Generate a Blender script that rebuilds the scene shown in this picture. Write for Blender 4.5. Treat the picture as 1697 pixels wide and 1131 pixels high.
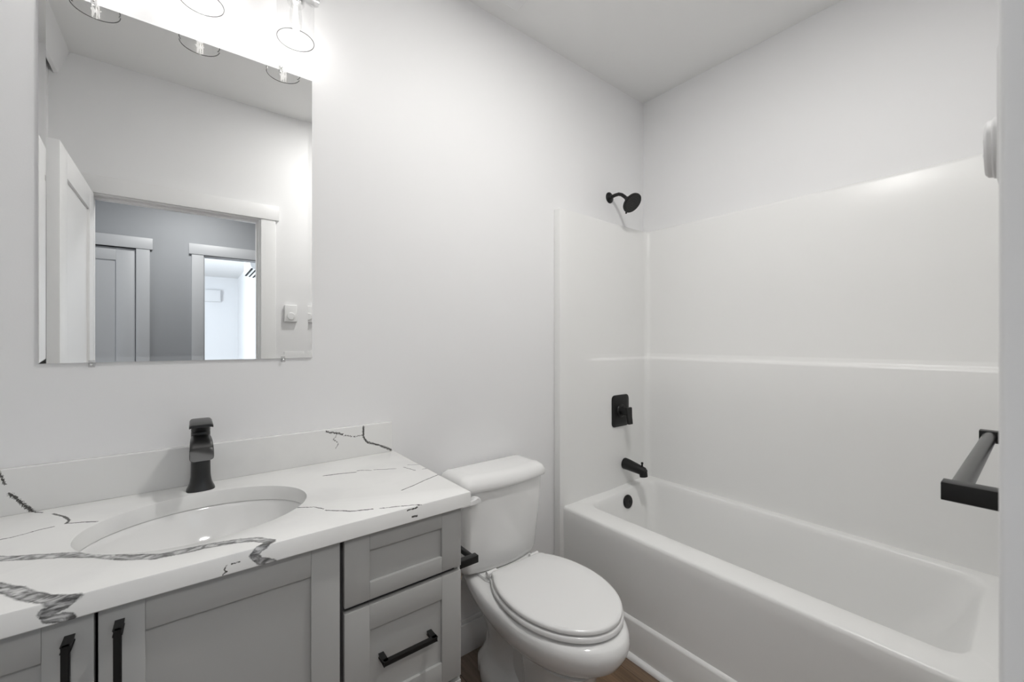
import bpy, bmesh, math, random
from mathutils import Vector, Matrix
for o in list(bpy.data.objects): bpy.data.objects.remove(o)
C = bpy.context.scene.collection
PI = math.pi
sc = bpy.context.scene

# ------------------------------------------------------------------ camera
CAMH = 1.3236
THETA = math.atan(538.5/690.0)
cam_d = bpy.data.cameras.new('camera'); cam = bpy.data.objects.new('camera', cam_d); C.objects.link(cam)
cam.location = (0, 0, CAMH); cam.rotation_euler = (PI/2, 0, -THETA)
cam_d.sensor_width = 36; cam_d.lens = 690/1697*36; cam_d.clip_start = 0.02; cam_d.clip_end = 60
cam_d.dof.use_dof = True; cam_d.dof.focus_distance = 1.8; cam_d.dof.aperture_fstop = 9
sc.camera = cam
# ------------------------------------------------------------------ world, exposure
w = bpy.data.worlds.new('world'); sc.world = w; w.use_nodes = True
w.node_tree.nodes['Background'].inputs[0].default_value = (.75, .85, 1, 1)
w.node_tree.nodes['Background'].inputs[1].default_value = 0.3
vs = sc.view_settings
vs.view_transform = 'Standard'; vs.look = 'None'; vs.gamma = 1; vs.use_curve_mapping = False
vs.exposure = 0.18
def light(name, kind, loc, energy, color=(1,1,1), size=.1, rot=(0,0,0), sy=None, shape='DISK'):
    l = bpy.data.lights.new(name, kind); l.energy = energy; l.color = color
    if kind == 'AREA':
        l.shape = shape; l.size = size
        if sy: l.shape = 'RECTANGLE'; l.size_y = sy
    else: l.shadow_soft_size = size
    o = bpy.data.objects.new(name, l); C.objects.link(o); o.location = loc; o.rotation_euler = rot
    return o
YA, XB, ZC, XL = 1.52, 2.209, 2.782, -.54
WARM = (1, .985, .96)
light('downlight_lamp', 'AREA', (.95, .57, ZC-.012), 12, WARM, .13)
SHX = (-.20, .031, .262); SHY = 1.41
for x in SHX: light('vanity_lamp', 'POINT', (x, SHY, 2.305), .70, WARM, .015)
light('bedroom_window_light', 'AREA', (-1.9, -5.0, 1.5), 185, (.80, .90, 1), 3.4, (0, -PI/2, 0), 1.6)
light('hall_fill_lamp', 'AREA', (.05, -.85, 2.575), 12, (1, .99, .97), .26)  # added unseen lamp, fills the cabinet fronts through the doorway
light('hall_end_fill', 'AREA', (-2.2, -.8, 1.3), 20, (.93, .96, 1), .9, (0, -PI/2, 0), 1.9)  # added fill at the closed hall end, no source stands there

# ------------------------------------------------------------------ materials
def mat(name, col, rough=.5, metal=0, spec=.5, coat=0, bump=None):
    m = bpy.data.materials.new(name); m.use_nodes = True; nt = m.node_tree; b = nt.nodes['Principled BSDF']
    if isinstance(col, (int, float)): col = (col, col, col)
    b.inputs['Base Color'].default_value = (*col, 1); b.inputs['Roughness'].default_value = rough
    b.inputs['Metallic'].default_value = metal; b.inputs['Specular IOR Level'].default_value = spec
    if coat: b.inputs['Coat Weight'].default_value = coat; b.inputs['Coat Roughness'].default_value = .08
    # faint procedural unevenness
    tc = nt.nodes.new('ShaderNodeTexCoord'); nz = nt.nodes.new('ShaderNodeTexNoise')
    nt.links.new(tc.outputs['Object'], nz.inputs['Vector'])
    sc_, st, dist = bump if bump else (300, .02, .0005)
    nz.inputs['Scale'].default_value = sc_
    bp = nt.nodes.new('ShaderNodeBump'); bp.inputs['Strength'].default_value = st; bp.inputs['Distance'].default_value = dist
    nt.links.new(nz.outputs['Fac'], bp.inputs['Height']); nt.links.new(bp.outputs['Normal'], b.inputs['Normal'])
    return m
M = {}
M['wall'] = mat('wall_paint', (.865, .865, .87), .55, bump=(260, .08, .001))
M['ceil'] = mat('ceiling_paint', (.88, .88, .875), .8, bump=(200, .08, .001))
M['trim'] = mat('trim_paint', (.87, .87, .87), .42)
M['halltrim'] = mat('hall_trim_shaded', (.50, .515, .535), .45)  # white trim again, with the dim hall's shade put into the colour
M['hallwall'] = mat('hall_wall_shaded', (.34, .355, .375), .6)  # bathroom wall paint darkened, hall shade is in the colour
M['gel'] = mat('gelcoat', (.885, .885, .875), .32, spec=.4, bump=(5, .05, .01))
M['porc'] = mat('porcelain', (.88, .88, .875), .07, coat=.3)
M['seat'] = mat('seat_plastic', (.88, .88, .875), .2)
M['sink'] = mat('sink_ceramic', (.80, .80, .795), .08)
M['cab'] = mat('grey_cabinet_paint', (.40, .40, .392), .4)
M['gap'] = mat('cabinet_gap_shade', .06, .7)  # shade in the gaps between fronts, coloured onto the face frame
M['black'] = mat('matte_black_metal', .008, .42, metal=0, spec=.35)
M['blackgloss'] = mat('black_satin', .016, .3, metal=0, spec=.5)
M['chrome'] = mat('chrome', .8, .08, metal=1)
M['steel'] = mat('braided_steel', .45, .3, metal=1, bump=(900, .5, .001))
M['plastic'] = mat('white_plastic', (.84, .84, .84), .35)
M['dark'] = mat('dark_slot', .01, .8)
M['mirror'] = mat('mirror_silver', (.93, .935, .93), .0, metal=1, bump=(1, 0, 0))
def glass(name, tint=.965, edge=.72):
    m = bpy.data.materials.new(name); m.use_nodes = True; nt = m.node_tree; nt.nodes.clear()
    out = nt.nodes.new('ShaderNodeOutputMaterial'); mx = nt.nodes.new('ShaderNodeMixShader')
    tr = nt.nodes.new('ShaderNodeBsdfTransparent'); gl = nt.nodes.new('ShaderNodeBsdfGlossy')
    gl.inputs['Roughness'].default_value = .02
    lw = nt.nodes.new('ShaderNodeLayerWeight'); lw.inputs['Blend'].default_value = .5
    pw = nt.nodes.new('ShaderNodeMath'); pw.operation = 'POWER'; pw.inputs[1].default_value = 6
    nt.links.new(lw.outputs['Facing'], pw.inputs[0])
    mr = nt.nodes.new('ShaderNodeMapRange'); mr.inputs['To Min'].default_value = .05; mr.inputs['To Max'].default_value = .45
    nt.links.new(pw.outputs[0], mr.inputs['Value'])
    tr.inputs[0].default_value = (tint, tint, tint, 1)
    nt.links.new(mr.outputs[0], mx.inputs[0]); nt.links.new(tr.outputs[0], mx.inputs[1]); nt.links.new(gl.outputs[0], mx.inputs[2])
    nt.links.new(mx.outputs[0], out.inputs[0]); return m
M['glass'] = glass('clear_glass'); M['rim'] = glass('glass_rim', .5); M['clearplastic'] = glass('clear_plastic', .95)
def emis(name, col, s):
    m = bpy.data.materials.new(name); m.use_nodes = True; b = m.node_tree.nodes['Principled BSDF']
    b.inputs['Base Color'].default_value = (.8, .8, .8, 1)
    b.inputs['Emission Color'].default_value = (*col, 1); b.inputs['Emission Strength'].default_value = s; return m
M['filament'] = emis('lit_filament', (1, .97, .92), 10)
M['led'] = emis('lit_diffuser', (1, .98, .95), 12)

def floor_mat():
    m = bpy.data.materials.new('wood_plank_floor'); m.use_nodes = True; nt = m.node_tree; N = nt.nodes; L = nt.links
    b = N['Principled BSDF']; b.inputs['Roughness'].default_value = .38
    tc = N.new('ShaderNodeTexCoord'); mp = N.new('ShaderNodeMapping'); mp.inputs['Rotation'].default_value = (0, 0, PI/2)
    mp.inputs['Location'].default_value = (.31, .045, 0)
    L.new(tc.outputs['Object'], mp.inputs[0])
    br = N.new('ShaderNodeTexBrick'); br.inputs['Scale'].default_value = 1; br.inputs['Brick Width'].default_value = 1.22
    br.inputs['Row Height'].default_value = .18; br.inputs['Mortar Size'].default_value = .0012; br.offset = .37
    br.inputs['Color1'].default_value = (.20, .125, .072, 1); br.inputs['Color2'].default_value = (.20, .155, .125, 1)
    br.inputs['Mortar'].default_value = (.03, .02, .015, 1)
    L.new(mp.outputs[0], br.inputs['Vector'])
    m2 = N.new('ShaderNodeMapping'); m2.inputs['Scale'].default_value = (1, .06, 1); L.new(tc.outputs['Object'], m2.inputs[0])
    nz = N.new('ShaderNodeTexNoise'); nz.inputs['Scale'].default_value = 90; nz.inputs['Detail'].default_value = 6; nz.inputs['Distortion'].default_value = .6
    L.new(m2.outputs[0], nz.inputs['Vector'])
    n2 = N.new('ShaderNodeTexNoise'); n2.inputs['Scale'].default_value = 14; n2.inputs['Detail'].default_value = 4; n2.inputs['Distortion'].default_value = 2
    L.new(m2.outputs[0], n2.inputs['Vector'])
    ad = N.new('ShaderNodeMath'); ad.operation = 'ADD'; L.new(nz.outputs['Fac'], ad.inputs[0]); L.new(n2.outputs['Fac'], ad.inputs[1])
    mr = N.new('ShaderNodeMapRange'); mr.inputs['From Min'].default_value = .6; mr.inputs['From Max'].default_value = 1.4
    mr.inputs['To Min'].default_value = .55; mr.inputs['To Max'].default_value = 1.35; L.new(ad.outputs[0], mr.inputs[0])
    mx = N.new('ShaderNodeVectorMath'); mx.operation = 'SCALE'; L.new(br.outputs['Color'], mx.inputs[0]); L.new(mr.outputs[0], mx.inputs['Scale'])
    L.new(mx.outputs[0], b.inputs['Base Color'])
    bp = N.new('ShaderNodeBump'); bp.inputs['Strength'].default_value = .15; bp.inputs['Distance'].default_value = .001
    L.new(nz.outputs['Fac'], bp.inputs['Height']); L.new(bp.outputs[0], b.inputs['Normal'])
    return m
M['floor'] = floor_mat()

# ---- quartz with hand-placed veins: each vein is a chain of segments measured on the slab, distance evaluated in the shader
ZT = .912
TOP = ZT; BS = 1.50; FR = .967
# back-projection is used only to write down where the veins run on the slab (metres), see lists
def tp(px, py):  # slab top
    S, Cc = math.sin(THETA), math.cos(THETA); t = (px-848.5)/690; v = (565.5-py)/690; d = (TOP-CAMH)/v
    return ((S+t*Cc)*d, (Cc-t*S)*d, TOP)
def bk(px, py, Y=BS):
    S, Cc = math.sin(THETA), math.cos(THETA); t = (px-848.5)/690; v = (565.5-py)/690; d = Y/(Cc-t*S)
    return ((S+t*Cc)*d, Y, CAMH+v*d)
def fr(px, py): return bk(px, py, FR)
VEINS = [  # (half width m, [points]) ; kind by width
 (0.0035, [bk(-14,765), bk(0,786), bk(9,803)]),
 (0.0048, [bk(16,820), bk(30,829), bk(42,839), bk(53,848)]),
 (0.0028, [tp(53,849), tp(70,850)]),
 (0.0035, [tp(88,852), tp(107,857), tp(115,863), tp(110,868)]),
 (0.0024, [tp(110,868), tp(135,866), tp(161,865)]),
 (0.0022, [tp(-20,899), tp(20,891), tp(60,880), tp(90,873)]),
 (0.0125, [tp(-40,925), tp(0,927), tp(60,923.5), tp(110,920.5), tp(165,920.5), tp(205,924.5), tp(260,923), tp(310,913), tp(350,904.5)]),
 (0.0115, [tp(350,904.5), tp(395,897), tp(425,894.5), tp(448,898)]),
 (0.0090, [tp(448,898), fr(432,908), fr(421,921), fr(431,930), fr(452,932)]),
 (0.0135, [tp(-30,968), tp(0,976), tp(22,979), tp(45,988), tp(72,993), tp(100,993), tp(130,990)]),
 (.0085, [tp(134,988), fr(105,1004), fr(72,1017), fr(80,1026), fr(115,1024)]),
 (0.0024, [tp(488,842), tp(520,841), tp(536,844)]),
 (0.0028, [tp(540,846), tp(580,848), tp(618,844)]),
 (0.0022, [tp(630,843), tp(668,839), tp(703,836)]),
 (0.0024, [tp(700,837), fr(688,843), fr(676,846)]),
 (0.0028, [fr(684,857), fr(691,856)]),
 (0.0035, [tp(536,789), tp(560,786), tp(590,783)]),
 (0.0028, [tp(592,781), tp(598,780), tp(615,780)]),
 (0.0026, [tp(620,779), tp(640,778), tp(656,777)]),
 (0.0024, [tp(676,771), tp(698,770.5)]),
 (0.0024, [tp(669,775), tp(688,780)]),
 (0.0022, [tp(700,778), tp(708,777)]),
 (0.0026, [tp(666,813), tp(690,803), tp(712,793), tp(730,786)]),
 (0.0042, [bk(602,708), bk(602,724), bk(608,733)]),
 (0.0042, [bk(608,733), bk(625,737), bk(640,742), bk(648,746)]),
 (0.0022, [bk(603,721), bk(590,724), bk(570,722)]),
 (0.0035, [bk(541,716), bk(550,718), bk(568,720)]),
 (0.0016, [bk(558,722), bk(552,728), bk(561,735), bk(556,744)]),
 (0.0016, [fr(377,937), fr(372,944), fr(376,948), fr(370,953)]),
 (0.0016, [fr(384,935), fr(397,931)]),
 (0.0014, [tp(150,882), tp(156,888)]),
]
def quartz(name, VEINS):
    m = bpy.data.materials.new(name); m.use_nodes = True; nt = m.node_tree; N = nt.nodes; L = nt.links
    b = N['Principled BSDF']; b.inputs['Roughness'].default_value = .22
    tc = N.new('ShaderNodeTexCoord')
    def noise(scale, detail=3, vec=None):
        n = N.new('ShaderNodeTexNoise'); n.inputs['Scale'].default_value = scale; n.inputs['Detail'].default_value = detail
        L.new(vec or tc.outputs['Object'], n.inputs['Vector']); return n
    def warp(scale, amt, src):
        n = noise(scale); s = N.new('ShaderNodeVectorMath'); s.operation = 'SUBTRACT'; s.inputs[1].default_value = (.5,.5,.5)
        L.new(n.outputs['Color'], s.inputs[0]); k = N.new('ShaderNodeVectorMath'); k.operation = 'SCALE'; k.inputs['Scale'].default_value = amt
        L.new(s.outputs[0], k.inputs[0]); a = N.new('ShaderNodeVectorMath'); a.operation = 'ADD'
        L.new(src, a.inputs[0]); L.new(k.outputs[0], a.inputs[1]); return a.outputs[0]
    P1 = warp(260, .005, warp(40, .006, tc.outputs['Object'])) if 'splash' not in name else warp(330, .013, warp(45, .006, tc.outputs['Object']))
    def chain(sel, P):
        prev = None
        if not sel: v = N.new('ShaderNodeValue'); v.outputs[0].default_value = 99; return v.outputs[0]
        for hw, pts in sel:
            for a, c in zip(pts[:-1], pts[1:]):
                a = Vector(a); c = Vector(c); ba = c-a
                def vm(op, src, val=None, link=None):
                    n = N.new('ShaderNodeVectorMath'); n.operation = op; L.new(src, n.inputs[0])
                    if link: L.new(link, n.inputs[1])
                    elif val is not None: n.inputs[1].default_value = val
                    return n
                if prev:      # keeps the shader evaluating one segment after another
                    ma = N.new('ShaderNodeVectorMath'); ma.operation = 'MULTIPLY_ADD'; L.new(prev, ma.inputs[0])
                    ma.inputs[1].default_value = (1e-9, 1e-9, 1e-9); L.new(P, ma.inputs[2]); P = ma.outputs[0]
                pa = vm('SUBTRACT', P, a).outputs[0]
                dt = vm('DOT_PRODUCT', pa, ba/max(ba.length_squared, 1e-9)).outputs['Value']
                cl = N.new('ShaderNodeMath'); cl.operation = 'ADD'; cl.use_clamp = True; L.new(dt, cl.inputs[0]); cl.inputs[1].default_value = 0
                pr = N.new('ShaderNodeVectorMath'); pr.operation = 'SCALE'; pr.inputs[0].default_value = ba; L.new(cl.outputs[0], pr.inputs['Scale'])
                ln = vm('DISTANCE', pa, link=pr.outputs[0]).outputs['Value']
                sc1 = N.new('ShaderNodeMath'); sc1.operation = 'MULTIPLY'; L.new(ln, sc1.inputs[0]); sc1.inputs[1].default_value = 1/hw
                mn = N.new('ShaderNodeMath'); mn.operation = 'MINIMUM'; L.new(sc1.outputs[0], mn.inputs[0])
                if prev: L.new(prev, mn.inputs[1])
                else: mn.inputs[1].default_value = 99
                prev = mn.outputs[0]
        return prev
    thin = chain([v for v in VEINS if v[0] < .007], P1)
    wide = chain([v for v in VEINS if v[0] >= .007], P1)
    def ramp(src, els):
        r = N.new('ShaderNodeValToRGB'); r.color_ramp.elements.remove(r.color_ramp.elements[1])
        for i, (p, c) in enumerate(els):
            e = r.color_ramp.elements[0] if i == 0 else r.color_ramp.elements.new(p)
            e.position = p; e.color = (c, c, c, 1) if not isinstance(c, tuple) else (*c, 1)
        L.new(src, r.inputs[0]); return r.outputs[0]
    def mixc(f, a, c):
        n = N.new('ShaderNodeMix'); n.data_type = 'RGBA'; L.new(f, n.inputs['Factor'])
        for s, v in ((n.inputs[6], a), (n.inputs[7], c)):
            if isinstance(v, tuple): s.default_value = (*v, 1)
            else: L.new(v, s)
        return n.outputs[2]
    base = mixc(ramp(noise(7, 4).outputs['Fac'], [(.52, 0.0), (.75, .5)]), (.80,.80,.79), (.70,.70,.70))
    # broad veins: streaky grey body, dark ragged borders
    mp = N.new('ShaderNodeMapping'); mp.inputs['Rotation'].default_value = (0,0,.3); mp.inputs['Scale'].default_value = (.55,.9,1.2); L.new(tc.outputs['Object'], mp.inputs[0])
    bn = noise(55, 6, mp.outputs[0]); bn.inputs['Distortion'].default_value = 1.6
    body = ramp(bn.outputs['Fac'], [(.36, .10), (.44, .24), (.52, .42), (.62, .68)])
    edge = ramp(wide, [(0, 0.1), (.5, .15), (.74, .6), (.88, .5), (1, .25)])
    bodyd = mixc(edge, body, (.07,.07,.068))
    c1 = mixc(ramp(wide, [(0, 1.0), (.75, 1.0), (1.0, 0.0)]), base, bodyd)
    tmask = N.new('ShaderNodeMath'); tmask.operation = 'MULTIPLY'
    L.new(ramp(thin, [(0, 1.0), (.6, .95), (1.0, 0.0)]), tmask.inputs[0])
    L.new(ramp(noise(170, 3).outputs['Fac'], [(.30, .45), (.42, 1.0)]), tmask.inputs[1])
    L.new(mixc(tmask.outputs[0], c1, (.045,.043,.04)), b.inputs['Base Color'])
    return m
M['quartz'] = quartz('veined_quartz', [v for v in VEINS if v[1][-1][1] < BS-.001])
M['quartz_splash'] = quartz('veined_quartz_backsplash', [v for v in VEINS if v[1][0][1] >= BS-.001])

# ------------------------------------------------------------------ mesh helpers
class MB:
    def __init__(s): s.bm = bmesh.new()
    def box(s, x0, x1, y0, y1, z0, z1, bev=0, seg=2):
        r = bmesh.ops.create_cube(s.bm, size=1); vs = r['verts']
        for v in vs: v.co = Vector(((x0+x1)/2+v.co.x*(x1-x0), (y0+y1)/2+v.co.y*(y1-y0), (z0+z1)/2+v.co.z*(z1-z0)))
        if bev:
            es = list({e for v in vs for e in v.link_edges})
            bmesh.ops.bevel(s.bm, geom=es, offset=bev, segments=seg, affect='EDGES', profile=.5)
        return s
    def loft(s, rings, cap0=True, cap1=True, closed=True):
        R = [[s.bm.verts.new(p) for p in r] for r in rings]; n = len(R[0])
        for a, b in zip(R[:-1], R[1:]):
            for i in range(n if closed else n-1):
                j = (i+1) % n
                try: s.bm.faces.new((a[i], a[j], b[j], b[i]))
                except ValueError: pass
        if cap0 and closed: s.bm.faces.new(R[0][::-1])
        if cap1 and closed: s.bm.faces.new(R[-1])
        return s
    def lathe(s, prof, org, axis=(0,0,1), n=40, cap0=True, cap1=True):
        q = Vector((0,0,1)).rotation_difference(Vector(axis).normalized()); o = Vector(org)
        return s.loft([[o+q @ Vector((r*math.cos(2*PI*i/n), r*math.sin(2*PI*i/n), z)) for i in range(n)] for r, z in prof], cap0, cap1)
    def tube(s, pts, r, n=16):
        pts = [Vector(p) for p in pts]; rings = []; up = None
        for i, p in enumerate(pts):
            d = (pts[min(i+1, len(pts)-1)]-pts[max(i-1, 0)]).normalized()
            if up is None: up = d.orthogonal().normalized()
            up = (up-d*up.dot(d)).normalized(); sd = d.cross(up)
            rr = r[i] if isinstance(r, (list, tuple)) else r
            rings.append([p+up*rr*math.cos(2*PI*k/n)+sd*rr*math.sin(2*PI*k/n) for k in range(n)])
        return s.loft(rings)
    def obar(s, p0, p1, w, h, bev=.001):     # rectangular bar between two points
        p0 = Vector(p0); p1 = Vector(p1); d = (p1-p0); Lg = d.length; d.normalize()
        up = Vector((0,0,1)) if abs(d.z) < .9 else Vector((0,1,0)); sd = d.cross(up).normalized(); up = sd.cross(d)
        r = bmesh.ops.create_cube(s.bm, size=1)
        for v in r['verts']: v.co = p0+d*(v.co.x+.5)*Lg+sd*v.co.y*w+up*v.co.z*h
        if bev: bmesh.ops.bevel(s.bm, geom=list({e for v in r['verts'] for e in v.link_edges}), offset=bev, segments=2, affect='EDGES')
        return s
    def build(s, name, m, parent=None, smooth=30, recalc=True):
        if recalc: bmesh.ops.recalc_face_normals(s.bm, faces=s.bm.faces[:])
        me = bpy.data.meshes.new(name); s.bm.to_mesh(me); s.bm.free()
        if smooth:
            me.polygons.foreach_set('use_smooth', [True]*len(me.polygons))
            me.set_sharp_from_angle(angle=math.radians(smooth))
        o = bpy.data.objects.new(name, me); C.objects.link(o)
        me.materials.append(M[m] if isinstance(m, str) else m)
        if parent:
            def world(q):
                return q.matrix_basis.copy() if q.parent is None else world(q.parent) @ q.matrix_parent_inverse @ q.matrix_basis
            o.parent = parent; o.matrix_parent_inverse = world(parent).inverted()
        return o
def thing(name, label, cat, loc, group=None):
    o = bpy.data.objects.new(name, None); C.objects.link(o); o.empty_display_size = .05
    o.location = loc; o['label'] = label; o['category'] = cat
    if group: o['group'] = group
    return o
def tag(o, label, cat, group=None):
    o['label'] = label; o['category'] = cat
    if group: o['group'] = group
    return o
def struct(o, label=None):
    o['kind'] = 'structure'
    if label: o['label'] = label
    return o
def rrect(x0, x1, y0, y1, r, z, n=6):
    P = []
    for cx, cy, a0 in ((x1-r, y1-r, 0), (x0+r, y1-r, PI/2), (x0+r, y0+r, PI), (x1-r, y0+r, 1.5*PI)):
        for k in range(n+1):
            a = a0+PI/2*k/n; P.append(Vector((cx+r*math.cos(a), cy+r*math.sin(a), z)))
    return P

# ------------------------------------------------------------------ room shell
OX0, OX1, OH = -.395, .355, 2.083         # clear door opening of the bathroom
struct(MB().box(-3.0, 3.4, -9.0, 1.8, -.06, 0).build('floor', 'floor', smooth=0), 'brown wood plank floor')
struct(MB().box(XL-.12, XB+.12, 0-.115, YA+.12, ZC, ZC+.1).build('ceiling', 'ceil', smooth=0), 'flat white bathroom ceiling')
struct(MB().box(XL-.12, XB+.12, YA, YA+.12, 0, ZC).build('wall_back', 'wall', smooth=0), 'pale grey wall behind the vanity and toilet')
struct(MB().box(XB, XB+.12, -.115, YA, 0, ZC).build('wall_right', 'wall', smooth=0), 'pale grey wall along the bathtub')
struct(MB().box(XL-.12, XL, -.115, YA, 0, ZC).build('wall_left', 'wall', smooth=0), 'pale grey wall at the vanity end')
# the door wall is hollow: the hall face is the same paint with shade coloured in
struct(MB().box(XL, OX0-.018, -.057, 0, 0, ZC).box(OX1+.018, XB, -.057, 0, 0, ZC).box(OX0-.018, OX1+.018, -.057, 0, OH+.018, ZC).build('wall_front', 'wall', smooth=0), 'pale grey wall with the doorway')
struct(MB().box(-2.4, OX0-.018, -.115, -.058, 0, ZC).box(OX1+.018, XB+.2, -.115, -.058, 0, ZC).box(OX0-.018, OX1+.018, -.115, -.058, OH+.018, ZC).build('wall_hall_near', 'hallwall', smooth=0), 'hall side of the doorway wall')
# jamb with stop
j = MB()
j.box(OX0-.018, OX0, -.115, 0, 0, OH).box(OX1, OX1+.018, -.115, 0, 0, OH).box(OX0-.018, OX1+.018, -.115, 0, OH, OH+.018)
j.box(OX1-.011, OX1, -.075, -.04, 0, OH, .001).box(OX0, OX0+.011, -.075, -.04, 0, OH, .001).box(OX0+.011, OX1-.011, -.075, -.04, OH-.011, OH, .001)
struct(j.build('trim_1', 'trim'), 'white door jamb')
def casing(name, x0, x1, top, y, sgn, wd=.082, hd=.09, th=.0165, lab='white flat door casing', m_='trim'):
    m = MB(); ys = sorted((y, y+sgn*th)); yh = sorted((y, y+sgn*(th+.006)))
    m.box(x0-wd, x0, *ys, 0, top, .0035, 4).box(x1, x1+wd, *ys, 0, top, .0035, 4)
    m.box(x0-wd-.018, x1+wd+.018, *yh, top, top+hd, .0015)
    return struct(m.build(name, m_), lab)
casing('trim_2', OX0-.006, OX1+.008, OH+.006, 0, 1, lab='white casing round the bathroom doorway')
casing('trim_3', OX0-.006, OX1+.006, OH+.006, -.115, -1, lab='white casing on the hall side of the bathroom doorway')
# baseboards
def bboard(name, x0, x1, y0, y1, lab, axis):
    m = MB()
    if axis == 'x': m.box(x0, x1, min(y0,y1), max(y0,y1), 0, .125, .001).box(x0, x1, y1-(y1-y0)*.55 if y1 > y0 else y1, y1 if y1 > y0 else y1+(y0-y1)*.55, .125, .142, .002)
    else: m.box(min(x0,x1), max(x0,x1), y0, y1, 0, .142, .002)
    return struct(m.build(name, 'trim'), lab)
bboard('baseboard_back', .60, 1.452, YA-.015, YA, 'white baseboard behind the toilet', 'x')
bboard('baseboard_front', OX1+.12, 1.452, 0, .014, 'white baseboard beside the doorway', 'y')
# boxed chase high on the left wall
ch = MB()
ch.loft([[Vector((XL, y, ZC)), Vector((-.468, y, ZC)), Vector((-.508, y, 2.662)), Vector((-.522, y, 2.657)), Vector((XL, y, 2.70))] for y in (0.0, 1.10)])
struct(ch.build('trim_4', 'wall', smooth=0), 'boxed soffit sloping along the left wall under the ceiling')

# hall and bedroom
HY = -1.5
BX0, BX1 = .122, .88
CX0, CX1 = -1.10, -.325
h = MB()
h.box(-2.4, CX0-.02, HY-.115, HY, 0, ZC).box(CX1+.02, BX0-.018, HY-.115, HY, 0, ZC).box(BX1+.018, 2.41, HY-.115, HY, 0, ZC)
h.box(CX0-.02, CX1+.02, HY-.115, HY, OH+.018, ZC).box(BX0-.018, BX1+.018, HY-.115, HY, OH+.018, ZC)
struct(h.build('wall_hall_far', 'hallwall', smooth=0), 'hall wall opposite the bathroom, its shade coloured in as grey')
struct(MB().box(-2.5, -2.4, HY-.2, 0, 0, ZC).build('wall_hall_left', 'hallwall', smooth=0), 'end wall of the hall')
struct(MB().box(2.41, 2.5, HY-.2, 0, 0, ZC).build('wall_hall_right', 'hallwall', smooth=0), 'other end wall of the hall')
struct(MB().box(-2.5, 2.5, HY-.115, -.115, ZC, ZC+.1).build('ceiling_hall', 'ceil', smooth=0), 'hall ceiling')
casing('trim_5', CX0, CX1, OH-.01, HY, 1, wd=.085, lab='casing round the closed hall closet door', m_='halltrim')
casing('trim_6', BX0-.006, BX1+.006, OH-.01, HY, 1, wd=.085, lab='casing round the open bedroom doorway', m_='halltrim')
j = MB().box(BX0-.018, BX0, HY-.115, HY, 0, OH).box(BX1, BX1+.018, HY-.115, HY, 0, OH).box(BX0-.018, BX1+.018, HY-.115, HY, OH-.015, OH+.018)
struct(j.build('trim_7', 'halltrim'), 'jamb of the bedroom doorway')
def panel_door(mb, x0, x1, y, z0, z1, st=.115, th=.035, rail=.115, bot=.2, inset=.009):
    mb.box(x0, x0+st, y-th, y, z0, z1, .001).box(x1-st, x1, y-th, y, z0, z1, .001)
    mb.box(x0+st, x1-st, y-th, y, z1-rail, z1, .001).box(x0+st, x1-st, y-th, y, z0, z0+bot, .001)
    mb.box(x0+st-.002, x1-st+.002, y-th+inset, y-inset, z0+bot-.002, z1-rail+.002)
    return mb
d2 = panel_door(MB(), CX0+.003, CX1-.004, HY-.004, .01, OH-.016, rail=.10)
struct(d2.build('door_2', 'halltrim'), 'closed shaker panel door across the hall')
struct(MB().box(CX0-.02, CX1+.02, HY-.115, HY-.05, 0, OH+.018).build('trim_8', 'dark', smooth=0), 'near-black block for the shade in the closet behind the door')  # closet shade put in as a near-black block
# bedroom shell
BR = .935; BF = -8.6
struct(MB().box(-2.2, BR+.1, BF-.1, BF, 0, ZC).build('wall_bedroom_far', 'wall', smooth=0), 'bright far wall of the room beyond the hall')
struct(MB().box(BR, BR+.1, BF, HY-.115, 0, ZC).build('wall_bedroom_right', 'wall', smooth=0), 'bright side wall of the room beyond the hall')
struct(MB().box(-2.3, -2.2, BF-.1, HY-.115, 0, ZC).build('wall_bedroom_left', 'wall', smooth=0), 'window side of the room beyond the hall')
struct(MB().box(-2.3, BR+.1, BF-.1, HY-.115, ZC, ZC+.1).build('ceiling_bedroom', 'ceil', smooth=0), 'ceiling of the room beyond the hall')
# bathroom door leaf, hinged at the left jamb and swung into the room
d1 = MB(); LX0, LX1 = -.413, -.378; y0, y1 = .02, .742; z1 = 2.083
d1.box(LX0, LX1, y0, y0+.112, .01, z1, .001).box(LX0, LX1, y1-.125, y1, .01, z1, .001)
d1.box(LX0, LX1, y0+.112, y1-.125, z1-.108, z1, .001).box(LX0, LX1, y0+.112, y1-.125, .01, .22, .001)
d1.box(LX0+.010, LX1-.010, y0+.11, y1-.123, .21, z1-.10)
door = struct(d1.build('door_1', 'trim'), 'white shaker panel door swung open into the bathroom')

# ------------------------------------------------------------------ vanity
VX0, VX1 = -.530, .597
van = thing('vanity_cabinet', 'grey shaker vanity cabinet with black pulls under the white veined countertop', 'cabinet', ((VX0+VX1)/2, 1.25, 0))
cc = MB().box(VX0, VX0+.018, 1.006, YA, .0, .871).box(VX1-.018, VX1, .9995, YA, 0, .871, .001)
cc.box(VX0+.018, VX1-.018, YA-.02, YA, .10, .871).box(VX0+.018, VX1-.018, 1.02, YA-.02, .10, .118)
cc.box(.272, .283, 1.02, YA-.02, .118, .871)
cc.build('carcass', 'cab', van)
MB().box(VX0+.018, .262, 1.004, 1.02, .10, .135).box(VX0+.018, .262, 1.004, 1.02, .862, .871).box(.262, VX1-.018, 1.004, 1.02, .862, .871).box(.262,.298,1.004,1.02,.135,.862)\
  .box(.298, VX1-.018, 1.004, 1.02, .685, .705).box(.298, VX1-.018, 1.004, 1.02, .395, .42).build('face_frame', 'gap', van)
MB().box(VX0+.018, VX1-.018, 1.07, 1.085, 0, .10).build('toe_kick', 'cab', van)
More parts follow.
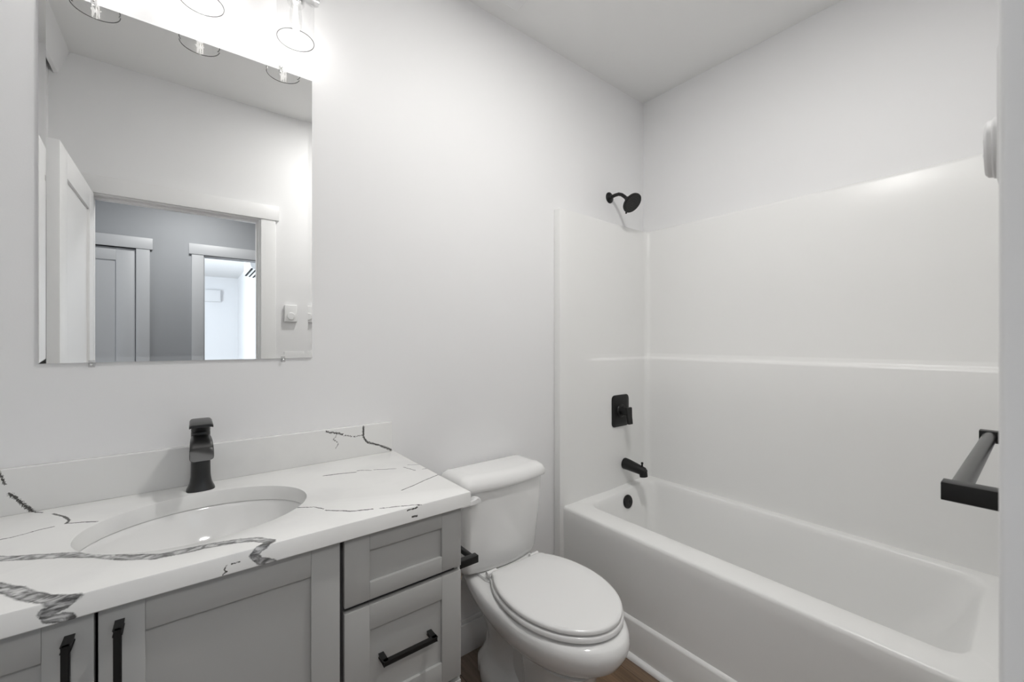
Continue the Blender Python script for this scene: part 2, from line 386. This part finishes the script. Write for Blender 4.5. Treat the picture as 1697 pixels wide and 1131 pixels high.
def shaker(x0, x1, z0, z1, fr_=.060, y=.985, th=.018, ft=.059):
    m = MB(); b = .0012
    m.box(x0, x0+fr_, y, y+th, z0, z1, b).box(x1-fr_, x1, y, y+th, z0, z1, b)
    m.box(x0+fr_, x1-fr_, y, y+th, z1-ft, z1, b).box(x0+fr_, x1-fr_, y, y+th, z0, z0+ft, b)
    m.box(x0+fr_-.003, x1-fr_+.003, y+.008, y+th-.001, z0+ft-.003, z1-ft+.003)
    return m
def pull(parent, a, b, off=.032, wd=.0105):
    a = Vector(a); b = Vector(b); d = (b-a).normalized(); o = Vector((0, -off, 0)); m = MB()
    m.obar(a+o-d*wd*.5, b+o+d*wd*.5, wd if abs(d.x) < .5 else .009, .009 if abs(d.x) < .5 else wd, .0012)
    m.obar(a, a+o*1.06, wd, wd, .0012).obar(b, b+o*1.06, wd, wd, .0012)
    return m.build('handle', 'black', parent)
dl = shaker(-.515, -.1235, .12, .868).build('door', 'cab', van)
dr = shaker(-.1185, .2735, .12, .868).build('door', 'cab', van)
pull(dl, (-.1515, .985, .836), (-.1515, .985, .70)); pull(dr, (-.0915, .985, .837), (-.0915, .985, .70))
for z0, z1, yes in ((.7095, .868, 0), (.409, .6965, 1), (.12, .397, 1)):
    dw = shaker(.2835, .5915, z0, z1, fr_=.058, ft=.059 if yes else .041).build('drawer', 'cab', van)
    if yes:
        zz = (z0+z1)/2+.009
        pull(dw, (.3710, .993, zz), (.4990, .993, zz))

# countertop with a true oval cut-out, rounded edges
SX, SY, SA, SB = .033, 1.235, .220, .170
CX, CY0, CY1, CT = .612, FR, YA, .873
def counter():
    n = 96; xs0, xs1 = XL, CX
    bm_ = MB(); r = .0035
    def outer(inset, z):
        P = []
        for i in range(n):
            a = 2*PI*(i+.5)/n; dx, dy = math.cos(a), math.sin(a)
            x0, x1, ya, yb = xs0, xs1-inset, CY0+inset, CY1
            t = min(((x1-SX)/dx) if dx > 1e-9 else 9, ((x0-SX)/dx) if dx < -1e-9 else 9, ((yb-SY)/dy) if dy > 1e-9 else 9, ((ya-SY)/dy) if dy < -1e-9 else 9)
            P.append([SX+dx*t, SY+dy*t])
        for cx_, cy_ in ((x1, ya), (x1, yb), (x0, ya), (x0, yb)):     # snap nearest to the corners
            k = min(range(n), key=lambda q: (P[q][0]-cx_)**2+(P[q][1]-cy_)**2); P[k] = [cx_, cy_]
        return [Vector((x, y, z)) for x, y in P]
    def oval(k, z): return [Vector((SX+(SA+k)*math.cos(2*PI*(i+.5)/n), SY+(SB+k)*math.sin(2*PI*(i+.5)/n), z)) for i in range(n)]
    rings = [oval(0, CT), oval(0, ZT-.002), oval(.0006, ZT-.0006), oval(.002, ZT), outer(r, ZT), outer(r*.3, ZT-r*.3), outer(0, ZT-r), outer(0, CT+.002), outer(.002, CT)]
    bm_.loft(rings+[rings[0]], cap0=False, cap1=False)
    bmesh.ops.remove_doubles(bm_.bm, verts=bm_.bm.verts[:], dist=1e-5)
    return bm_
ct = counter().build('countertop', 'quartz', smooth=25)
tag(ct, 'white quartz countertop with dark grey veins on the grey vanity', 'countertop')
MB().box(XL, .603, BS, YA, ZT, 1.022, .0018, 3).build('backsplash', 'quartz_splash', ct)
# undermount sink
sk = thing('sink', 'oval white undermount sink set below the countertop opening', 'sink', (SX, SY, .74))
def ov(k, z, kx=0): return [Vector((SX+(SA+k)*math.cos(2*PI*i/72), SY+(SB+k)*math.sin(2*PI*i/72), z)) for i in range(72)]
prof = [(.012, CT-.001), (.004, CT-.001), (.001, CT-.004), (-.002, CT-.02), (-.010, .83), (-.024, .795), (-.045, .768), (-.075, .752), (-.115, .744), (-.148, .742)]
full = [ov(k, z) for k, z in prof]+[ov(k-.0, z-.012) for k, z in prof[::-1][:-2]]+[ov(.012, CT-.013)]
MB().loft(full, cap0=False, cap1=False).build('basin', 'sink', sk, smooth=40)
MB().lathe([(.024, .738), (.030, .745), (.029, .748), (.020, .748), (.018, .744)], (SX, SY, 0), n=32).build('drain', 'black', sk)
# faucet
fc = thing('faucet', 'matte black single lever faucet standing behind the oval sink', 'faucet', (.030, 1.448, ZT))
def seRing(cx, cy, a, b, z, n=40, p=3.2):
    P = []
    for i in range(n):
        t = 2*PI*i/n; c, s = math.cos(t), math.sin(t)
        P.append(Vector((cx+a*abs(c)**(2/p)*(1 if c >= 0 else -1), cy+b*abs(s)**(2/p)*(1 if s >= 0 else -1), z)))
    return P
fx, fy = .030, 1.448
MB().loft([seRing(fx, fy, *q) for q in ((.0325, .031, ZT+.0003), (.0320, .0305, ZT+.003), (.0285, .028, ZT+.010), (.0248, .0255, ZT+.022), (.0228, .0242, ZT+.038), (.0222, .024, ZT+.065), (.0218, .024, ZT+.125), (.0218, .024, ZT+.159), (.0212, .0232, ZT+.161))]).build('body', 'blackgloss', fc, smooth=35)
def spr(y, zc, hw, hh, tilt=0):
    P = []
    for k in range(32):
        t = 2*PI*k/32; c, s = math.cos(t), math.sin(t); p = 5
        P.append(Vector((fx+hw*abs(c)**(2/p)*(1 if c >= 0 else -1), y-tilt*hh*abs(s)**(2/p)*(1 if s >= 0 else -1), zc+hh*abs(s)**(2/p)*(1 if s >= 0 else -1))))
    return P
MB().loft([spr(1.435, 1.040, .0225, .027), spr(1.415, 1.048, .0235, .018), spr(1.385, 1.050, .0245, .013), spr(1.360, 1.045, .0250, .014), spr(1.345, 1.036, .0254, .017, -.35), spr(1.336, 1.032, .0256, .0165, -.45), spr(1.3345, 1.0315, .0245, .0155, -.45)]).build('spout', 'blackgloss', fc, smooth=35)
MB().loft([seRing(fx, fy, .0205, .022, ZT+.1605), seRing(fx, fy, .0218, .024, ZT+.164), seRing(fx, fy, .0218, .024, ZT+.180)]).build('lever_base', 'blackgloss', fc, smooth=35)
def lvr(y, zc, hw, hh):
    P = []
    for k in range(32):
        t = 2*PI*k/32; c, s = math.cos(t), math.sin(t); p = 9
        P.append(Vector((fx+hw*abs(c)**(2/p)*(1 if c >= 0 else -1), y, zc+hh*abs(s)**(2/p)*(1 if s >= 0 else -1)-.12*(c*hw)**2/hw)))
    return P
MB().loft([lvr(1.474, ZT+.182, .020, .006), lvr(1.468, ZT+.186, .0235, .008), lvr(1.44, ZT+.188, .025, .008), lvr(1.40, ZT+.187, .0255, .006), lvr(1.378, ZT+.186, .0262, .0045), lvr(1.374, ZT+.186, .0255, .0035)]).build('lever', 'blackgloss', fc, smooth=35)

# ------------------------------------------------------------------ mirror, bevelled edge
MX0, MX1, MZ0, MZ1, MY = -.2865, .3305, 1.268, 2.196, 1.514
mr = MB(); bw = .0125; up = bw*math.tan(math.radians(1.9))
o_ = [Vector((MX0, MY-up, MZ0)), Vector((MX1, MY-up, MZ0)), Vector((MX1, MY-up, MZ1)), Vector((MX0, MY-up, MZ1))]
i_ = [Vector((MX0+bw, MY, MZ0+bw)), Vector((MX1-bw, MY, MZ0+bw)), Vector((MX1-bw, MY, MZ1-bw)), Vector((MX0+bw, MY, MZ1-bw))]
b_ = [Vector((p.x, YA-.0005, p.z)) for p in o_]
mr.loft([i_, o_, b_], cap0=True, cap1=True)
mirror = thing('wall_mirror', 'frameless rectangular mirror held by clear clips on the wall above the vanity', 'mirror', ((MX0+MX1)/2, YA, MZ0))
mr.build('glass', 'mirror', mirror, smooth=0)
for x, z, s in ((-.194, MZ0, -1), (.244, MZ0, -1), (.238, MZ1, 1), (-.19, MZ1, 1)):
    z0, z1 = (z-.012, z+.006) if s < 0 else (z-.006, z+.012)
    cl = MB().box(x-.006, x+.006, MY-.005, MY-.002, z0, z1, .001)
    cl.box(x-.006, x+.006, MY-.002, YA, *( (z0, z-.001) if s < 0 else (z+.001, z1)), .0005)
    q = cl.build('mirror_clip', 'clearplastic', mirror); q['label'] = 'clear plastic clip'
    MB().lathe([(.0028, 0), (.0028, .002), (.0015, .0028)], (x, MY-.005, z-.005 if s < 0 else z+.005), (0,-1,0), 12).build('screw', 'chrome', q)

# ------------------------------------------------------------------ vanity light
vl = thing('vanity_light', 'three-lamp wall light with clear glass cylinder shades above the mirror', 'wall light', (.031, YA, 2.50))
MB().box(.031-.32, .031+.32, YA-.022, YA, 2.455, 2.515, .003).build('back_plate', 'chrome', vl)
for x in SHX:
    MB().tube([(x, YA-.02, 2.485), (x, YA-.06, 2.490), (x, SHY+.02, 2.480), (x, SHY, 2.455), (x, SHY, 2.42)], .007).build('arm', 'chrome', vl)
    MB().lathe([(.008, 2.425), (.022, 2.42), (.024, 2.41), (.0235, 2.355), (.020, 2.350)], (x, SHY, 0), n=32).build('socket', 'chrome', vl)
    sh = MB().lathe([(.022, 2.416), (.046, 2.413), (.0495, 2.410), (.0510, 2.404), (.0510, 2.244)], (x, SHY, 0), n=56, cap0=False, cap1=False).build('shade', 'glass', vl, smooth=50)
    MB().loft([[Vector((x+(.0505+.0012*math.cos(b))*math.cos(a), SHY+(.0505+.0012*math.cos(b))*math.sin(a), 2.2435+.0012*math.sin(b))) for b in [2*PI*q/8 for q in range(8)]] for a in [2*PI*k/56 for k in range(57)]], cap0=False, cap1=False).build('rim', 'rim', sh)
    bu = MB().lathe([(.012, 2.352), (.0135, 2.345), (.016, 2.33), (.0175, 2.31), (.0165, 2.285), (.011, 2.266), (.003, 2.259)], (x, SHY, 0), n=28, cap0=False).build('bulb', 'glass', vl, smooth=60)
    fb = MB()
    for k in range(4):
        a = PI/2*k+.4; fb.tube([(x+.003*math.cos(a), SHY+.003*math.sin(a), 2.345), (x+.008*math.cos(a), SHY+.008*math.sin(a), 2.275)], .0016, 8)
    fb.build('filament', 'filament', bu)

# ------------------------------------------------------------------ toilet
TX = 1.022
tl = thing('toilet', 'white two-piece toilet with closed lid between vanity and bathtub', 'toilet', (TX, 1.15, 0))
def egg(yf, yb, w, wb, z, n=24, pf=2.0, mid=.46, rb=.035, dx=0):
    """plan ring: rounded front, widest at mid, tapering to half width wb at the back"""
    Lg = yb-yf; half = []
    for k in range(n+1):
        s = k/n; a = s*PI/2
        half.append((w*math.sin(a)**(2/pf), yf+Lg*mid*(1-math.cos(a)**(2/pf) if pf != 2 else 1-math.cos(a))))
    kk = 1/math.sqrt(max(1e-6, 1-(wb/w)**2)) if wb < w else 9
    for k in range(1, n+1):
        s = k/n; half.append((w*math.sqrt(1-(s/kk)**2), yf+Lg*mid+(Lg*(1-mid)-rb)*s))
    for k in range(1, 7):
        a = PI/2*k/6; half.append((wb-rb+rb*math.cos(a), yb-rb+rb*math.sin(a)))
    P = [Vector((TX+dx+x, y, z)) for x, y in half]
    P += [Vector((TX+dx-x, y, z)) for x, y in half[::-1][:-1]]
    return P
bowl = MB().loft([egg(.97, 1.40, .060, .040, .19, rb=.03), egg(.935, 1.415, .088, .050, .235, rb=.03), egg(.890, 1.43, .125, .070, .262, rb=.03),
 egg(.838, 1.445, .160, .100, .293, rb=.03), egg(.800, 1.465, .182, .120, .325, rb=.03), egg(.782, 1.478, .194, .134, .357, rb=.03),
 egg(.779, 1.480, .1965, .138, .377, rb=.03), egg(.784, 1.480, .194, .136, .396, rb=.03), egg(.794, 1.474, .186, .130, .407, rb=.03), egg(.810, 1.465, .172, .118, .4105, rb=.03), egg(.84, 1.45, .14, .09, .411, rb=.03)])
# front column of the pedestal, narrow core, then the recessed trapway with its flared rear foot
bowl.loft([egg(.893, 1.150, .106, .100, 0, pf=2.3, mid=.6, rb=.02), egg(.890, 1.152, .108, .102, .012, pf=2.3, mid=.6, rb=.02), egg(.905, 1.145, .099, .093, .035, pf=2.3, mid=.6, rb=.02), egg(.912, 1.140, .094, .088, .09, pf=2.3, mid=.6, rb=.02),
 egg(.910, 1.140, .095, .089, .16, pf=2.3, mid=.6, rb=.02), egg(.900, 1.145, .104, .096, .225, pf=2.3, mid=.6, rb=.02), egg(.87, 1.15, .122, .108, .270, pf=2.3, mid=.6, rb=.02)])
bowl.loft([egg(1.05, 1.42, .052, .050, z, rb=.03) for z in (0, .1, .2, .27)])
bowl.loft([egg(1.17, 1.44, .126, .10, 0, rb=.05, mid=.5), egg(1.168, 1.442, .128, .10, .02, rb=.05, mid=.5), egg(1.18, 1.44, .118, .10, .052, rb=.05, mid=.5), egg(1.20, 1.43, .090, .075, .078, rb=.04, mid=.5), egg(1.21, 1.425, .080, .066, .105, rb=.04, mid=.5),
 egg(1.21, 1.42, .080, .066, .15, rb=.04, mid=.5), egg(1.19, 1.43, .092, .075, .20, rb=.04, mid=.5), egg(1.14, 1.445, .118, .095, .275, rb=.04, mid=.5), egg(1.05, 1.455, .145, .11, .33, rb=.04, mid=.5)])
bowl.build('bowl', 'porc', tl, smooth=60)
MB().loft([rrect(TX-.130, TX+.130, 1.285, 1.478, .03, .408), rrect(TX-.132, TX+.132, 1.283, 1.480, .03, .414), rrect(TX-.128, TX+.128, 1.287, 1.477, .03, .421)]).build('deck', 'porc', tl, smooth=50)
def seat_ring(k, z): return egg(.815+k, 1.288-k, .188-k, .132-k, z, mid=.54, rb=.02, dx=.006)
MB().loft([seat_ring(.006, .4150), seat_ring(-.003, .419), seat_ring(-.003, .430), seat_ring(.002, .4345), seat_ring(.04, .4347)]).build('seat', 'seat', tl, smooth=50)
MB().loft([seat_ring(.005, .4390), seat_ring(.001, .4412), seat_ring(.001, .449), seat_ring(.004, .4525), seat_ring(.012, .455), seat_ring(.05, .457), egg(.90, 1.21, .085, .05, .4575, rb=.03)]).build('lid', 'seat', tl, smooth=50)
for s in (-1, 1):
    hg = MB().tube([(TX+s*.085, 1.300, .440), (TX+s*.128, 1.300, .440)], .0095, 16).box(TX+s*.108-.014, TX+s*.108+.014, 1.288, 1.315, .420, .438, .003)
    hg.build('hinge', 'seat', tl)
    MB().lathe([(.015, 0), (.015, .004), (.012, .012), (.006, .017), (0.001, .018)], (TX+s*.112, 1.22, .045), (s*.5,0,1), 20).build('bolt_cap', 'plastic', tl)
# tank: bowed front, tapering downwards
def tank_ring(hw, yf, yb, z, bow, r=.035, n=10):
    P = []
    for cx, cy, a0 in ((TX+hw-r*.5, yb-r*.5, 0), (TX-hw+r*.5, yb-r*.5, PI/2)):
        for k in range(5): a = a0+PI/2*k/4; P.append(Vector((cx+r*.5*math.cos(a), cy+r*.5*math.sin(a), z)))
    for k in range(7): a = PI+PI/2*k/6; P.append(Vector((TX-hw+r+r*math.cos(a), yf+bow+r+r*math.sin(a), z)))
    for k in range(1, n):
        s = -1+2*k/n; P.append(Vector((TX+s*(hw-r), yf+bow*(s*s), z)))
    for k in range(7): a = 1.5*PI+PI/2*k/6; P.append(Vector((TX+hw-r+r*math.cos(a), yf+bow+r+r*math.sin(a), z)))
    return P
TKX = TX; TX = 1.012
MB().loft([tank_ring(.165, 1.345, 1.485, .420, .02), tank_ring(.176, 1.332, 1.492, .427, .022), tank_ring(.181, 1.325, 1.495, .45, .022), tank_ring(.190, 1.312, 1.498, .60, .022), tank_ring(.197, 1.303, 1.500, .755, .022)]).build('tank', 'porc', tl, smooth=50)
MB().loft([tank_ring(.202, 1.300, 1.503, .750, .024), tank_ring(.209, 1.291, 1.508, .755, .024), tank_ring(.212, 1.288, 1.508, .766, .024), tank_ring(.210, 1.291, 1.507, .780, .024), tank_ring(.202, 1.300, 1.502, .795, .024), tank_ring(.186, 1.318, 1.492, .804, .020), tank_ring(.158, 1.345, 1.475, .807, .012)]).build('tank_lid', 'porc', tl, smooth=60)
lx, lz = .848, .722
lv = MB().loft([[Vector((lx+(.0205-q)*math.cos(a), y, lz+(.0205-q)*max(-.12, math.sin(a)))) for a in [2*PI*k/40 for k in range(40)]] for y, q in ((1.325, 0), (1.302, 0), (1.298, .004))])
lv.loft([[Vector((x, 1.300+dy, lz+dz)) for dy, dz in ((-.006, -.002), (.006, -.002), (.006, h_), (-.006, h_))] for x, h_ in ((lx, .016), (lx-.03, .010), (lx-.065, .007))])
lv.build('flush_lever', 'plastic', tl, smooth=40)
TX = TKX
# water supply
sv = thing('water_supply_valve', 'small metal shutoff valve and hose behind the toilet, beside the vanity', 'valve', (.80, YA, .2))
MB().lathe([(.024, 0), (.024, .003), (.012, .006), (.009, .05)], (.80, YA, .2), (0,-1,0), 24).build('escutcheon', 'chrome', sv)
MB().lathe([(.012, 0), (.014, .002), (.014, .02), (.008, .024)], (.80, 1.478, .2), (0,-1,0), 20).build('knob', 'chrome', sv)
MB().tube([(.80, 1.475, .21), (.80, 1.470, .27), (.815, 1.45, .33), (.842, 1.425, .37), (.852, 1.42, .388)], .0055, 12).build('hose', 'steel', sv)
MB().lathe([(.010, .386), (.0125, .390), (.0125, .404), (.008, .408), (.007, .419)], (.852, 1.42, 0), n=20).build('coupling_nut', 'chrome', sv)

# toilet paper holder on the vanity side
ph = thing('toilet_paper_holder', 'matte black toilet paper holder bar on the side of the vanity', 'paper holder', (VX1, 1.09, .69))
for y in (1.030, 1.175):
    MB().box(VX1+.0005, .672, y-.010, y+.010, .676, .697, .001).build('post', 'black', ph)
MB().tube([(.660, 1.038, .6865), (.660, 1.167, .6865)], .0088, 20).build('bar', 'black', ph)

# ------------------------------------------------------------------ one-piece bathtub and surround
tub = thing('bathtub', 'white fibreglass alcove bathtub with one-piece wall surround', 'bathtub', (1.83, .76, 0))
AX = 1.478; EY = 1.477; EN = .043; BXX = 2.182
def plan(e, en, b, z, x_in=1.78, r=.036, lip=0.0):
    """U-shaped wall line from the plumbing end round the back to the near end"""
    F = 1.454
    P = [(F, YA), (F, EY+.007-lip), (F+.002, EY+.002-lip), (F+.007, EY-lip)]
    P += [(F+.05, EY-lip), (1.56, EY-lip)]+[(1.62+.22*k/8, EY-(EY-e)*(k/8)**2*(3-2*k/8)-lip) for k in range(9)]
    P += [(1.90, e-lip), (2.05, e-lip)]
    for k in range(9): a = PI/2-PI/2*k/8; P.append((b-r+r*math.cos(a), e-lip-r+r*math.sin(a)))
    for k in range(1, 12): P.append((b, e-r+(en+r-(e-r))*k/12))
    for k in range(9): a = -PI/2*k/8; P.append((b-r+r*math.cos(a), en+lip+r+r*math.sin(a)))
    P += [(2.05, en+lip), (1.90, en+lip), ]+[(1.62+.22*k/8, EN-(EN-en)*(k/8)**2*(3-2*k/8)+lip) for k in range(8, -1, -1)]+[(1.56, EN+lip), (F+.05, EN+lip)]
    P += [(F+.007, EN+lip), (F+.002, EN-.002+lip), (F, EN-.007+lip), (F, .0)]
    return [Vector((x, min(YA-.001, max(.001, y)), z)) for x, y in P]
LB, LE, LN = 2.160, 1.464, .056
def lev(t, z, **k): return plan(LE+(EY-LE)*t, LN+(EN-LN)*t, LB+(BXX-LB)*t, z, **k)
rings = [lev(0, .0), lev(0, .50), lev(0, .60), lev(0, 1.0), lev(0, 1.212), lev(.05, 1.218), lev(.22, 1.2235), lev(.50, 1.227), lev(.70, 1.2300), lev(.80, 1.236), lev(.86, 1.243), lev(.93, 1.2475), lev(1, 1.2535), lev(1, 1.5), lev(1, 1.80), lev(1, 1.966), plan(EY+.003, EN-.003, BXX+.003, 1.975), plan(EY+.012, EN-.012, BXX+.012, 1.981)]
top = []
for p in rings[-1]:
    q = p.copy(); q.z = 1.983
    q.x = q.x if q.x < 2.15 else XB-.001
    q.y = YA-.001 if p.y > 1.35 and (p.x < 2.15 or p.y > 1.44) else (.001 if p.y < .15 and (p.x < 2.15 or p.y < .08) else p.y)
    top.append(q)
rings.append(top)
s_ = MB(); s_.loft(rings, closed=False)
s_.build('surround', 'gel', tub, smooth=45, recalc=False)
tb = MB()
def rr(x0, x1, y0, y1, r, z, dz=0):
    P = rrect(x0, x1, y0, y1, r, z, 10)
    if dz:
        for p in P: p.z += dz*max(0, min(1, (p.x-1.95)/.16))
    return P
DZ = .026
RO = [rr(AX-.012, 2.19, .001, YA-.001, .004, .0), rr(AX-.012, 2.19, .001, YA-.001, .004, .148), rr(AX-.009, 2.19, .001, YA-.001, .004, .156), rr(AX+.001, 2.19, .001, YA-.001, .004, .162), rr(AX+.003, 2.19, .001, YA-.001, .004, .20),
      rr(AX, 2.19, .001, YA-.001, .004, .44), rr(AX, 2.19, .001, YA-.001, .004, .484, DZ), rr(AX+.0035, 2.19, .001, YA-.001, .006, .4945, DZ), rr(AX+.012, 2.19, .001, YA-.001, .01, .5, DZ),
      rr(1.585, 2.128, .112, 1.424, .065, .5, DZ), rr(1.590, 2.122, .119, 1.419, .065, .4985, DZ), rr(1.595, 2.117, .126, 1.413, .066, .492, DZ), rr(1.600, 2.112, .135, 1.408, .068, .475, DZ),
      rr(1.615, 2.100, .18, 1.392, .075, .38), rr(1.635, 2.080, .27, 1.365, .09, .24), rr(1.655, 2.060, .33, 1.345, .10, .17), rr(1.69, 2.03, .38, 1.31, .11, .135), rr(1.75, 1.97, .45, 1.24, .09, .127)]
tb.loft(RO, cap0=False, cap1=True)
tb.build('tub', 'gel', tub, smooth=45)
# cove where deck meets the surround
MB().lathe([(.034, 0), (.036, .003), (.036, .008), (.032, .012), (.010, .0135), (.008, .011)], (1.892, 1.404, .448), (0,-1,.12), 40).build('overflow_plate', 'black', tub)
MB().lathe([(.03, 0), (.032, .002), (.03, .004), (.018, .004)], (1.86, 1.20, .127), (0,0,1), 32).build('drain', 'black', tub)
struct(MB().loft([[Vector((AX-.012-.018*math.cos(a)*0-.019*math.cos(a), y, .019*math.sin(a))) for a in [PI/2*k/6 for k in range(7)]]+[Vector((AX-.012, y, 0))] for y in (.0, YA-.016)]).build('trim_9', 'trim', smooth=40), 'white quarter-round moulding along the tub apron')
# trim for wet wall items: shower head, valve, spout
shd = thing('showerhead', 'matte black shower head on a curved arm above the surround', 'shower head', (1.886, YA, 2.135))
MB().lathe([(.031, 0), (.030, .004), (.026, .008), (.014, .012), (.011, .016)], (1.886, YA, 2.135), (0,-1,0), 36).build('flange', 'black', shd)
A0 = Vector((1.886, YA, 2.135)); D = Vector((0, -.73, -.68)).normalized()
pts = [A0+Vector((0, -.012, 0)), A0+Vector((0, -.04, .004)), A0+Vector((0, -.065, .003)), A0+Vector((0, -.085, -.006)), A0+Vector((0, -.102, -.020)), A0+Vector((0, -.118, -.036))]
MB().tube(pts, .0095, 20).build('arm', 'black', shd)
H0 = pts[-1]
MB().lathe([(.012, -.002), (.015, .004), (.016, .012), (.013, .020)], H0, D, 28).build('ball_joint', 'black', shd)
hd = MB().lathe([(.012, .016), (.020, .022), (.040, .030), (.0535, .040), (.056, .047), (.0555, .052), (.053, .055), (.0525, .0545), (.0, .0545)], H0, D, 56, cap1=False).build('head', 'black', shd)
nz = MB(); q = Vector((0,0,1)).rotation_difference(D)
for R_, cnt in ((.008, 6), (.018, 12), (.028, 18), (.038, 26), (.047, 32)):
    for k in range(cnt):
        a = 2*PI*k/cnt; nz.lathe([(.0014, 0), (.0009, .0022)], H0+D*.0544+q @ Vector((R_*math.cos(a), R_*math.sin(a), 0)), D, 6)
nz.build('nozzles', mat('grey_nozzle_rubber', .05, .5), hd)
MB().tube([H0+D*.047+q @ Vector((.0, -.054, 0)), H0+D*.052+q @ Vector((0, -.062, 0))], .005, 12).build('spray_tab', 'black', hd)
vv = thing('shower_valve', 'matte black rounded-square shower valve trim with lever handle', 'shower valve', (1.908, EY-.013, .935))
VY = LE-.0005; vx, vz = 1.908, .935
MB().loft([[Vector((p.x, VY-d, p.y)) for p in rrect(vx-.073+k, vx+.073-k, vz-.088+k, vz+.088-k, .022, 0)] for k, d in ((0, 0), (0, .004), (.003, .007), (.03, .008))]).build('plate', 'black', vv, smooth=40)
MB().lathe([(.038, .006), (.037, .010), (.031, .016), (.025, .018)], (vx, VY, vz), (0,-1,0), 36).lathe([(.023, .015), (.023, .060), (.021, .063)], (vx, VY, vz), (0,-1,0), 36).build('hub', 'black', vv, smooth=40)
MB().loft([[Vector((vx+hw*c_, VY-.052-s_*.012-yo, zz)) for c_, s_ in ((-1,0),(1,0),(1,1),(-1,1))] for hw, zz, yo in ((.020, vz+.024, 0), (.022, vz+.018, 0), (.0185, vz-.03, .004), (.0165, vz-.066, .010))]).build('handle', 'black', vv, smooth=0)
sp = thing('tub_spout', 'matte black bathtub spout with diverter knob below the shower valve', 'tub spout', (1.958, LE, .622))
sx, sz = 1.950, .632
MB().tube([(sx, LE-.0012, sz), (sx, LE-.004, sz), (sx, LE-.03, sz-.002), (sx, LE-.085, sz-.010), (sx, LE-.125, sz-.016), (sx, LE-.137, sz-.019)], [.031, .0315, .030, .026, .023, .016], 32).build('body', 'black', sp, smooth=50)
MB().tube([(sx, LE-.121, sz-.006), (sx, LE-.1215, sz-.022), (sx, LE-.125, sz-.045)], [.017, .022, .021], 28).build('nozzle', 'black', sp, smooth=50)
MB().lathe([(.005, 0), (.005, .016), (.0065, .018), (.0065, .025), (.004, .027)], (sx, LE-.115, sz+.005), (0,0,1), 16).build('diverter_knob', 'black', sp)

# ------------------------------------------------------------------ things on the doorway wall
tw = thing('towel_bar', 'matte black towel bar on the wall beside the doorway', 'towel bar', (.93, 0, 1.147))
TY = .076
for x in (.700, 1.157):
    MB().box(x-.001, x+.021, .001, TY, 1.137, 1.158, .0008).box(x-.014, x+.034, 0, .007, 1.123, 1.172, .001).build('post', 'black', tw)
MB().tube([(.712, TY-.013, 1.1475), (1.165, TY-.013, 1.1475)], .0095, 24).build('bar', 'blackgloss', tw)
tm = thing('wall_timer', 'white rectangular wall control with round dial beside the doorway', 'wall control', (.53, 0, 1.505))
MB().box(.494, .567, .0005, .0235, 1.447, 1.556, .004, 3).build('cover', 'plastic', tm)
dm = MB().lathe([(.0245, 0), (.0245, .003), (.0232, .004), (.0228, .0065), (.0205, .0082)], (.5305, .0230, 1.484), (0,1,0), 40).build('dial', 'plastic', tm)
t_ = MB()
for k in range(7):
    a = PI/2+2*PI*(k-3)/9; t_.box(.5305+.0165*math.cos(a)-.0006, .5305+.0165*math.cos(a)+.0006, .0309, .0315, 1.484+.0165*math.sin(a)-.0012, 1.484+.0165*math.sin(a)+.0012)
t_.build('tick_marks', mat('grey_print', .4, .5), dm)
lsw = thing('light_switch', 'white two-gang switch plate below the dial control', 'light switch', (.553, 0, 1.197))
MB().box(.494, .612, 0, .006, 1.139, 1.2545, .002).build('plate', 'plastic', lsw)
for x in (.530, .576): MB().box(x-.0165, x+.0165, .004, .009, 1.163, 1.230, .001).build('rocker', 'plastic', lsw)

# ceiling items
fan = thing('exhaust_fan', 'white square exhaust fan grille on the ceiling near the back wall', 'exhaust fan', (.99, 1.275, ZC))
MB().box(.845, 1.135, 1.132, 1.422, ZC-.020, ZC, .006, 3).build('grille', 'plastic', fan)
MB().box(.885, 1.095, 1.172, 1.382, ZC-.026, ZC-.018, .002).build('center_panel', 'plastic', fan)
dn = thing('downlight', 'round recessed downlight in the middle of the bathroom ceiling', 'downlight', (.95, .57, ZC))
MB().lathe([(.088, 0), (.086, -.006), (.070, -.009), (.068, -.004)], (.95, .57, ZC), (0,0,1), 40, cap0=False, cap1=False).build('trim_ring', 'trim', dn)
MB().lathe([(.069, -.004), (.069, -.006)], (.95, .57, ZC), (0,0,1), 40).build('diffuser', 'led', dn)
dh = thing('hall_fill_fixture', 'added round semi-flush fill lamp, unseen in the hall outside the bathroom', 'ceiling light', (.05, -.85, ZC))  # unseen fixture added around the hall fill lamp
MB().lathe([(.07, 0), (.07, -.018), (.012, -.022), (.012, -.12)], (.05, -.85, ZC), (0,0,1), 40).build('canopy', 'trim', dh)
MB().lathe([(.05, -.115), (.15, -.13), (.165, -.145), (.165, -.185), (.155, -.19), (.150, -.15), (.04, -.125)], (.05, -.85, ZC), (0,0,1), 48, cap0=False, cap1=False).build('lamp_shade', 'trim', dh)
# far room items
ac = thing('air_conditioner', 'white wall-mounted air conditioner seen through the far doorway', 'air conditioner', (BR, -4.4, 2.35))
def acring(y):
    xz = [(BR, 2.60), (.735, 2.60), (.715, 2.585), (.712, 2.42), (.722, 2.385), (.75, 2.36), (.80, 2.345), (BR, 2.335)]
    return [Vector((x, y, z)) for x, z in xz]
MB().loft([acring(-4.82), acring(-3.95)]).build('body', 'plastic', ac)
a_ = MB()
for k in range(4): a_.obar((.735+.05*k, -4.80, 2.362-.009*k), (.735+.05*k, -3.98, 2.362-.009*k), .022, .012, 0)
a_.build('louver_slots', 'dark', ac)
pn = MB().box(.30, .60, BF, BF+.09, 2.215, 2.475, .006).build('wall_panel', 'plastic')
tag(pn, 'small white rectangular box high on the far room wall', 'wall box')
